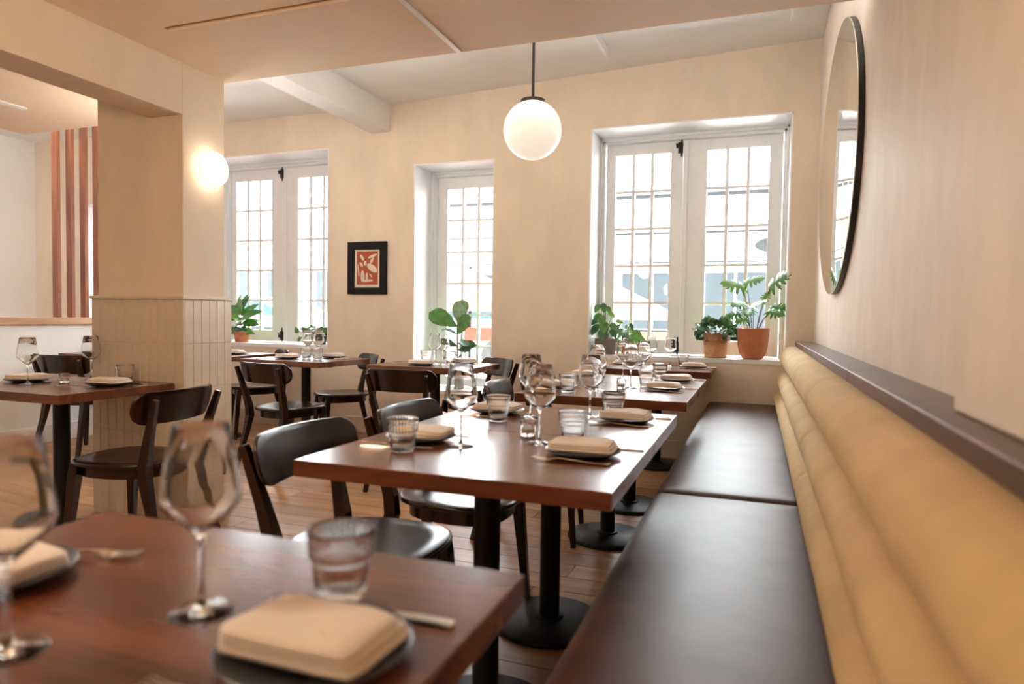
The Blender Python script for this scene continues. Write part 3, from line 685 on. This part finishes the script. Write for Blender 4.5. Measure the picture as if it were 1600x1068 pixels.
# philodendron in a ribbed terracotta pot
ph = thing('potted_philodendron', 'leggy lobed-leaf plant in a ribbed terracotta pot on the right sill', 'plant', (-.022, 5.57, SZ-.001))
pp = [(.0005, .0), (.062, .0), (.08, .012), (.098, .045), (.108, .09), (.114, .15), (.119, .22), (.1215, .240), (.116, .2415), (.111, .21), (.0005, .205)]
obj('pot', MB().lathe(pp, 160, mod=lambda r, i, a: r*(1+.014*math.cos(40*a)) if 2 <= i <= 6 else r), 'terracotta', ph, 50)
obj('soil', MB().lathe([(.0005, .206), (.108, .206), (.09, .212), (.0005, .216)], 32), 'soil', ph, 60)
lob = lobed('lobed_leaf', .165, 'leaf_l'); lobd = lobed('lobed_leaf', .165, 'leaf')
for bx, tip, dr, s, lm in (((-.03, 0), (-.085, .0, .56), (-.55, -.35, .12), 1.0, lob), ((-.01, .01), (-.06, .03, .60), (.55, -.3, .15), .8, lob), ((.03, -.01), (.125, -.02, .575), (.55, -.45, .45), 1.05, lobd),
                          ((-.02, -.02), (-.07, -.03, .43), (-.5, -.6, -.05), .75, lobd), ((0, .0), (.0, -.02, .43), (.35, -.6, .1), .85, lob), ((.04, .01), (.14, .02, .40), (.75, -.3, .05), .75, lobd),
                          ((.035, -.02), (.115, -.04, .37), (.7, -.5, -.15), .7, lobd), ((-.03, -.01), (-.11, -.02, .35), (-.8, -.4, -.15), .6, lobd), ((-.01, -.02), (-.03, -.05, .40), (-.1, -.8, -.35), .8, lobd), ((.03, .02), (.075, .02, .47), (.3, .3, .5), .45, lob), ((-.02, -.03), (-.055, -.05, .31), (-.9, -.3, -.25), .5, lob)):
    stem(ph, [(bx[0]*.8, bx[1]*.8, .205), ((bx[0]+tip[0])/2*.85, (bx[1]+tip[1])/2, .21+(tip[2]-.21)*.55), tip], .0032, 'stem_r' if tip[0] > .1 else 'stem')
    put_leaf(lm, ph, tip, dr, s=s)
# jade plant in a scalloped wicker basket
jd = thing('potted_jade', 'dense small-leaved plant in a scalloped wicker basket on the right sill', 'plant', (-.303, 5.63, SZ-.001))
bk = MB()
for k in range(15):      # stacked woven rounds
    bk.lathe([(.084+.0012*k+.0035*math.cos(a)-.0035, .006+.0118*k+.0065*math.sin(a)) for a in [2*PI*q/8 for q in range(8)]], 96, mod=(lambda r, i, a, k=k: r*(1+.016*math.cos(24*a+PI*(k % 2)))), cap0=False, cap1=False)
bk.lathe([(.0005, .0), (.082, 0), (.082, .004), (.0005, .004)], 40)
bk.lathe([(.088, .006), (.098, .18), (.094, .18), (.084, .006)], 40)
obj('basket', bk, 'wicker', jd, 60)
sc_r = []
nn = 96
for kk, (r, z, sca) in enumerate(((.103, .196, 0), (.1075, .186, .2), (.112, .165, .6), (.116, .152, 1), (.113, .152, 1), (.108, .166, .6), (.104, .184, .2), (.099, .194, 0))):
    sc_r.append([(r*math.cos(2*PI*j/nn), r*math.sin(2*PI*j/nn), z-sca*.022*abs(math.sin(4.5*2*PI*j/nn))) for j in range(nn)])
obj('scalloped_rim', MB().loops(sc_r+[sc_r[0]], True, False, False), 'wicker', jd, 60)
obj('soil', MB().lathe([(.0005, .165), (.09, .165), (.07, .172), (.0005, .175)], 32), 'soil', jd, 60)
jl = leafmesh('jade_leaf', .052, .042, 'leaf_d', 'oval', .1, .12); jl2 = leafmesh('jade_leaf', .05, .040, 'leaf_v', 'oval', .1, .12)
rj = random.Random(3)
for i in range(190):
    a = rj.uniform(0, 2*PI); el = rj.uniform(-.35, 1.45); r = .118*math.cos(el*.8)*rj.uniform(.75, 1.15)+.012; z = .19+.085*math.sin(el)*rj.uniform(.8, 1.1)
    b = (r*math.cos(a), r*math.sin(a), z)
    put_leaf(rj.choice((jl, jl, jl2)), jd, b, (math.cos(a)*math.cos(el), math.sin(a)*math.cos(el), math.sin(el)*.9+rj.uniform(-.3, .3)), s=rj.uniform(.8, 1.2), rollv=rj.uniform(-.8, .8))
for i in range(12):
    a = 2*PI*i/12; stem(jd, [(.03*math.cos(a), .03*math.sin(a), .17), (.06*math.cos(a), .06*math.sin(a), .2), (.085*math.cos(a), .085*math.sin(a), .225)], .004)
# peperomia in a ribbed grey-brown pot
pe = thing('potted_peperomia', 'drooping large-leaved plant in a ribbed grey-brown pot on the right sill', 'plant', (-1.195, 5.60, SZ-.001))
obj('pot', MB().lathe([(.0005, 0), (.082, 0), (.085, .004), (.085, .128), (.087, .132), (.083, .133), (.079, .11), (.0005, .108)], 144, mod=lambda r, i, a: r*(1+.018*math.cos(30*a)) if 2 <= i <= 3 else r), 'greypot', pe, 50)
obj('soil', MB().lathe([(.0005, .108), (.079, .108), (.06, .114), (.0005, .118)], 32), 'soil', pe, 60)
pl = leafmesh('oval_leaf', .10, .068, 'leaf', 'oval', .35, .15); pl2 = leafmesh('oval_leaf', .10, .066, 'leaf_d', 'oval', .35, .15); pl3 = leafmesh('oval_leaf', .09, .055, 'leaf_l', 'oval', .25, .15)
for x, y, z, dx, dy, dz, s, lm in ((-.05, 0, .42, -.5, -.5, -.7, .85, pl), (-.02, -.02, .43, .2, -.6, -.8, .85, pl2), (.0, 0, .40, .7, -.3, -.6, .7, pl), (-.04, -.01, .34, -.6, -.5, -.5, .9, pl), (-.02, -.04, .33, .1, -.7, -.6, 1.0, pl), (.02, -.01, .35, .8, -.3, -.3, .8, pl3),
                                  (-.06, -.02, .28, -.8, -.5, -.2, .95, pl2), (-.05, -.04, .25, -.6, -.6, -.8, 1.05, pl2), (.0, -.05, .27, .1, -.8, -.5, 1.2, pl), (.0, -.06, .22, -.1, -.7, -.9, 1.2, pl2), (.05, -.04, .26, .6, -.6, -.4, .9, pl), (.06, -.05, .21, .6, -.6, -.7, .9, pl2), (.08, 0, .28, .9, 0, -.1, .8, pl3), (.04, .03, .30, .5, .5, .1, .8, pl3)):
    stem(pe, [(x*.25, y*.25, .11), (x*.5, y*.5, .11+(z-.11)*.6), (x, y, z)], .0028); put_leaf(lm, pe, (x, y, z), (dx, dy, dz), s=s)
va = thing('potted_variegated_plant', 'bushy pale-green plant in a small terracotta pot beside the grey-brown pot', 'plant', (-1.03, 5.69, SZ-.001))
obj('pot', MB().lathe([(.0005, 0), (.048, 0), (.052, .004), (.062, .075), (.066, .077), (.067, .10), (.062, .101), (.058, .085), (.0005, .083)], 40), 'terracotta', va, 40)
obj('soil', MB().lathe([(.0005, .083), (.058, .083), (.0005, .09)], 24), 'soil', va, 60)
vl = leafmesh('pointed_leaf', .075, .038, 'leaf_v', 'point', .3, .2); vl2 = leafmesh('pointed_leaf', .08, .042, 'leaf_l', 'point', .3, .2); vl3 = leafmesh('pointed_leaf', .075, .036, 'leaf_d', 'point', .3, .2)
for i in range(34):
    a = rj.uniform(0, 2*PI); h = rj.uniform(.12, .27); r = rj.uniform(.015, .10)
    if i % 3 == 0: stem(va, [(.01*math.cos(a), .01*math.sin(a), .085), (r*.5*math.cos(a), r*.5*math.sin(a), .085+(h-.085)*.7), (r*math.cos(a), r*math.sin(a), h)], .0022)
    put_leaf(rj.choice((vl, vl2, vl3)), va, (r*math.cos(a), r*math.sin(a), h), (math.cos(a), math.sin(a), rj.uniform(-.9, .35)), s=rj.uniform(.8, 1.3))
# fiddle-leaf plant on the low sill of the middle window
ff = thing('fiddle_leaf_plant', 'fiddle-leaf plant with big glossy leaves in the narrow window', 'plant', (-2.565, 5.60, .436))
obj('pot', MB().lathe([(.0005, 0), (.07, 0), (.075, .004), (.088, .16), (.09, .17), (.085, .171), (.08, .15), (.0005, .147)], 48), 'concrete_pot', ff, 40)
obj('soil', MB().lathe([(.0005, .147), (.08, .147), (.0005, .155)], 24), 'soil', ff, 60)
obj('trunk', MB().tube([(0, 0, .15), (.004, 0, .35), (-.002, 0, .55), (.0, 0, .66)], [.009, .008, .007, .005], 8), 'stem_r', ff, 60)
fl1 = leafmesh('fiddle_leaf', .26, .18, 'leaf', 'fiddle', .12, .12); fl2 = leafmesh('fiddle_leaf', .24, .19, 'leaf_v', 'fiddle', .1, .1); fl3 = leafmesh('fiddle_leaf', .19, .10, 'leaf_d', 'fiddle', .2, .15)
put_leaf(fl1, ff, (0, 0, .57), (-.88, -.25, .52), (.35, -.8, .6), 1.15); put_leaf(fl2, ff, (.0, .01, .60), (.03, .25, .95), (0, -1, .2), 1.0); put_leaf(fl1, ff, (0, -.01, .50), (.42, -.25, .55), (-.2, -1, .3), .92)
for z, a, s in ((.50, 2.8, .9), (.46, -.6, .95), (.42, .2, .95), (.40, 3.6, .9), (.36, -.2, .8), (.34, 2.4, .85), (.32, -1.8, .7), (.30, 3.3, .7), (.28, -1.0, .6)):
    put_leaf(fl3, ff, (0, 0, z), (math.cos(a), math.sin(a)*.7-.2, .35*math.sin(z*53)+.1), s=s, rollv=.5*math.sin(z*91))
# rubber plant in terracotta on the left sill
rb = thing('rubber_plant', 'green leafy plant in a terracotta pot at the window behind the column', 'plant', (-5.02, 5.60, SZ-.001))
obj('pot', MB().lathe([(.0005, 0), (.062, 0), (.066, .004), (.076, .075), (.083, .077), (.084, .105), (.078, .106), (.072, .085), (.0005, .083)], 40), 'terracotta', rb, 40)
obj('soil', MB().lathe([(.0005, .083), (.072, .083), (.0005, .09)], 24), 'soil', rb, 60)
obj('trunk', MB().tube([(0, 0, .085), (-.01, 0, .2), (.0, 0, .34)], [.007, .006, .004], 8), 'stem_r', rb, 60)
rl = leafmesh('rubber_leaf', .17, .085, 'leaf', 'oval', .2, .15); rl2 = leafmesh('rubber_leaf', .16, .085, 'leaf_l', 'oval', .15, .12); rl3 = leafmesh('rubber_leaf', .15, .06, 'leaf_d', 'oval', .3, .2)
for z, a, el, s, lm in ((.34, .3, 1.25, .9, rl3), (.31, -1.2, 1.0, 1.1, rl2), (.30, 2.6, .9, 1.1, rl), (.27, 1.0, .8, 1.15, rl), (.23, 3.6, .3, 1.2, rl3), (.21, 2.3, .4, 1.1, rl), (.17, -1.4, .1, 1.0, rl), (.12, -.2, -.1, .9, rl2), (.12, 3.4, -.1, .9, rl3), (.19, .7, .3, 1.0, rl2), (.28, 3.2, .5, 1.2, rl), (.25, .2, .45, 1.15, rl), (.24, -.4, .3, 1.15, rl), (.22, -1.9, .5, 1.0, rl2), (.20, .1, .0, 1.0, rl), (.18, 2.9, .1, 1.0, rl3), (.16, -.7, -.1, .9, rl3), (.14, -2.2, .0, .9, rl3), (.13, .3, -.2, .8, rl3), (.33, 1.8, 1.2, 1.0, rl), (.15, 1.5, .1, .9, rl3)):
    put_leaf(lm, rb, (0, 0, z), (math.cos(a)*math.cos(el), math.sin(a)*math.cos(el), math.sin(el)), (0, -.8, .6), s*1.12)
# trailing plant on the left sill
tr = thing('trailing_plant', 'trailing heart-leaf plant in a dark pot at the left window', 'plant', (-4.07, 5.62, SZ-.001))
obj('pot', MB().lathe([(.0005, 0), (.055, 0), (.06, .004), (.068, .085), (.064, .086), (.06, .075), (.0005, .073)], 40), 'plate', tr, 40)
obj('soil', MB().lathe([(.0005, .073), (.06, .073), (.0005, .08)], 24), 'soil', tr, 60)
hl = leafmesh('heart_leaf', .075, .058, 'leaf', 'point', .3, .2); hl2 = leafmesh('heart_leaf', .075, .058, 'leaf_d', 'point', .3, .2)
for i in range(26):
    a = rj.uniform(0, 2*PI); r = rj.uniform(.03, .12); h = rj.uniform(.07, .18)
    if i % 2 == 0: stem(tr, [(.015*math.cos(a), .015*math.sin(a), .075), (r*.6*math.cos(a), r*.6*math.sin(a), h+.02), (r*math.cos(a), r*math.sin(a), h)], .002)
    put_leaf(rj.choice((hl, hl2)), tr, (r*math.cos(a), r*math.sin(a), h), (math.cos(a), math.sin(a), rj.uniform(-.9, .1)), s=rj.uniform(.8, 1.25))
stem(tr, [(-.02, -.02, .08), (-.13, -.03, .12), (-.2, -.04, .06), (-.23, -.05, .11)], .002)
for x, z, d in ((-.13, .12, (-.3, -.5, .7)), (-.19, .07, (-.3, -.6, -.6)), (-.23, .11, (-.3, -.3, .8))): put_leaf(hl, tr, (x, -.04, z), d, s=.9)

# ================================================================== OUTSIDE
struct(obj('pavement', MB().box(-40, 40, 5.97, 11.0, -.25, .08).box(-40, 40, 11.0, 24, -.35, .02), 'pavement'), 'pale pavement and street outside')['category'] = 'pavement'
fa = thing('shop_building', 'pale shop building across the street with awning', 'building', (0, 19.0, .021))
obj('wall', MB().box(-9.5, 9.0, 0, 4, 0, 4.6), 'facade', fa)
obj('cornice', MB().box(-9.6, 9.1, -.25, 0, 4.5, 4.75), 'facade_g', fa)
obj('cornice_painted_shadow', MB().box(-9.5, 9.0, -.12, 0, 4.42, 4.5), 'signgrey', fa)  # dark strip that paints in the shadow line under the cornice
for zz in (2.62, 3.42):
    obj('string_course', MB().box(-9.5, 9.0, -.06, 0, zz, zz+.05), 'signgrey', fa)
for x in (-8.2, -6.0, -3.6, -1.4, .9, 3.2, 5.5):
    w_ = obj('shop_window', MB().box(x, x+1.7, -.03, .02, .6, 2.35), 'shopglass', fa)
    obj('mullion', MB().box(x+.82, x+.88, -.06, .0, .6, 2.35).box(x-.06, x+1.76, -.07, .0, 2.35, 2.45).box(x-.06, x+1.76, -.07, .0, .5, .6), 'facade', fa)
aw = []
nsc = 120
top = [(-7.5+14*i/nsc, -.02, 4.35) for i in range(nsc+1)]; frt = [(-7.5+14*i/nsc, -1.3, 3.75) for i in range(nsc+1)]
val = [(-7.5+14*i/nsc, -1.31, 3.52-.12*abs(math.sin(PI*i/6))) for i in range(nsc+1)]
am = MB(); am.loops([top, frt, val, [(x, y+.02, z) for x, y, z in val], [(x, y+.02, z-.02) for x, y, z in frt], [(x, y, z-.03) for x, y, z in top]], False, False, False)
obj('awning', am, 'awning', fa)
obj('awning_trim', MB().loops([[(x, y-.004, z+.035) for x, y, z in val], [(x, y-.004, z) for x, y, z in val], [(x, y+.024, z) for x, y, z in val], [(x, y+.024, z+.035) for x, y, z in val]], False, False, False), 'signgrey', fa)
sg = obj('sign_board', MB().loops([[(x*1.0+1.05, -.16, z*1.0+3.05) for x, z in ell(0, 0, 1.15, .28, 0, 24)], [(x+1.05, -.08, z+3.05) for x, z in ell(0, 0, 1.15, .28, 0, 24)]]), 'signgrey', fa)
obj('sign_face', MB().box(.35, 1.75, -.17, -.155, 2.93, 3.16), 'facade', sg)
f2 = thing('corner_building', 'pale grey building further along the street seen through the left window', 'building', (-17.5, 22, .021))
obj('wall', MB().box(-7, 7, 0, 5, 0, 5.2), 'facade_g', f2); obj('parapet', MB().box(-7.2, 7.2, -.2, 0, 5.0, 5.3), 'facade', f2)
for x in (-5.5, -3.2, -.9, 1.4, 3.7): obj('window', MB().box(x, x+1.4, -.04, .02, 1.0, 2.8), 'shopglass', f2)
obj('green_sign', MB().box(1.0, 2.4, -.1, -.02, 3.4, 3.9), M['leaf_v'], f2)
def parasol(x, y, label, s=1.0):
    p = thing('parasol', label, 'parasol', (x, y, .081), 0, 'orange patio parasols')
    obj('canopy', MB().loops([[(.012*math.cos(2*PI*j/8), .012*math.sin(2*PI*j/8), 2.15*s) for j in range(8)], [(1.25*s*math.cos(2*PI*j/8), 1.25*s*math.sin(2*PI*j/8), 1.55*s) for j in range(8)], [(1.24*s*math.cos(2*PI*j/8), 1.24*s*math.sin(2*PI*j/8), 1.40*s) for j in range(8)]], True, True, False), 'umbrella', p)
    obj('pole', MB().tube([(0, 0, 0), (0, 0, 2.2*s)], .022, 10), 'greymetal', p)
    obj('foot', MB().lathe([(.25, 0), (.25, .05), (.05, .08)], 20), 'greymetal', p, 40)
parasol(-2.0, 9.6, 'orange parasol outside seen through the left leaf of the right window', .72)
parasol(-3.75, 8.6, 'orange parasol outside the narrow middle window', .78)
def patio_chair(x, y, rz, label):
    c = thing('patio_chair', label, 'chair', (x, y, .081), rz, 'red patio chairs')
    obj('seat', MB().box(-.2, .2, -.2, .2, .44, .46), 'red', c, None, .004)
    obj('backrest', MB().box(-.2, .2, .185, .2, .70, .88).box(-.2, -.18, .185, .2, .46, .88).box(.18, .2, .185, .2, .46, .88), 'red', c, None, .003)
    for a, b in ((-1, -1), (1, -1), (-1, 1), (1, 1)): obj('leg', MB().tube([(a*.18, b*.18, .45), (a*.21, b*.21, 0)], .011, 8), 'red', c, 60)
patio_chair(-1.0, 7.35, .4, 'red patio chair outside the left leaf of the right window')
patio_chair(-2.1, 8.5, -1.2, 'red patio chair outside beside the parasol pole')
patio_chair(-3.35, 7.9, .2, 'red patio chair outside the narrow window')
pt = thing('patio_table', 'dark grey patio table outside the right window', 'table', (-1.02, 8.1, .081))
obj('table_top', MB().box(-.4, .4, -.4, .4, .86, .90), 'greymetal', pt, None, .004)
for a in (-1, 1):
    for b in (-1, 1): obj('leg', MB().box(a*.36-.02, a*.36+.02, b*.36-.02, b*.36+.02, 0, .86), 'greymetal', pt)
pl_ = thing('planter_box', 'dark grey planter box outside below the windows', 'planter', (-6.4, 9.4, .081))
obj('box', MB().box(-1.6, 1.6, -.25, .25, 0, .75), 'greymetal', pl_, None, .01)
obj('rim', MB().box(-1.64, 1.64, -.29, .29, .75, .80), 'greymetal', pl_, None, .006)
def car(x, y, label, rz=0):
    c = thing('parked_car', label, 'car', (x, y, .021), rz, 'parked cars')
    side = [(-2.1, .35), (-2.12, .75), (-1.6, .92), (-.95, 1.02), (-.35, 1.42), (.95, 1.45), (1.7, 1.02), (2.1, .95), (2.15, .45), (1.9, .3), (-1.9, .3)]
    obj('body', MB().loops([[(px, -.85, pz) for px, pz in side], [(px, .85, pz) for px, pz in side]]), 'carwhite', c, None, .06, seg=3)
    obj('side_window', MB().loops([[(px, -.862, pz) for px, pz in ((-.78, 1.02), (-.28, 1.36), (.9, 1.38), (1.4, 1.04))], [(px, -.84, pz) for px, pz in ((-.78, 1.02), (-.28, 1.36), (.9, 1.38), (1.4, 1.04))]]), 'carblue', c)
    obj('windscreen', MB().add([(-.99, -.7, 1.02), (-.99, .7, 1.02), (-.40, .66, 1.405), (-.40, -.66, 1.405), (-.97, -.7, 1.0), (-.97, .7, 1.0), (-.38, .66, 1.385), (-.38, -.66, 1.385)], [(0,1,2,3),(7,6,5,4),(0,4,5,1),(1,5,6,2),(2,6,7,3),(3,7,4,0)]), 'carblue', c)
    for wx in (-1.3, 1.35):
        for wy in (-.8, .8):
            w = MB().lathe([(.20, -.09), (.32, -.09), (.335, 0), (.32, .09), (.20, .09)], 28); w.v = [(a, d, b) for a, b, d in w.v]
            wo = obj('wheel', w, 'rubber', c, 40, 0, (wx, wy, .335))
            h = MB().lathe([(.21, -.07), (.21, .07)], 20); h.v = [(a, d, b) for a, b, d in h.v]; obj('hub', h, 'greymetal', wo, 40)
car(-5.9, 12.6, 'white parked car outside the narrow middle window')
car(-11.5, 13.2, 'white parked car outside the left window', .05)
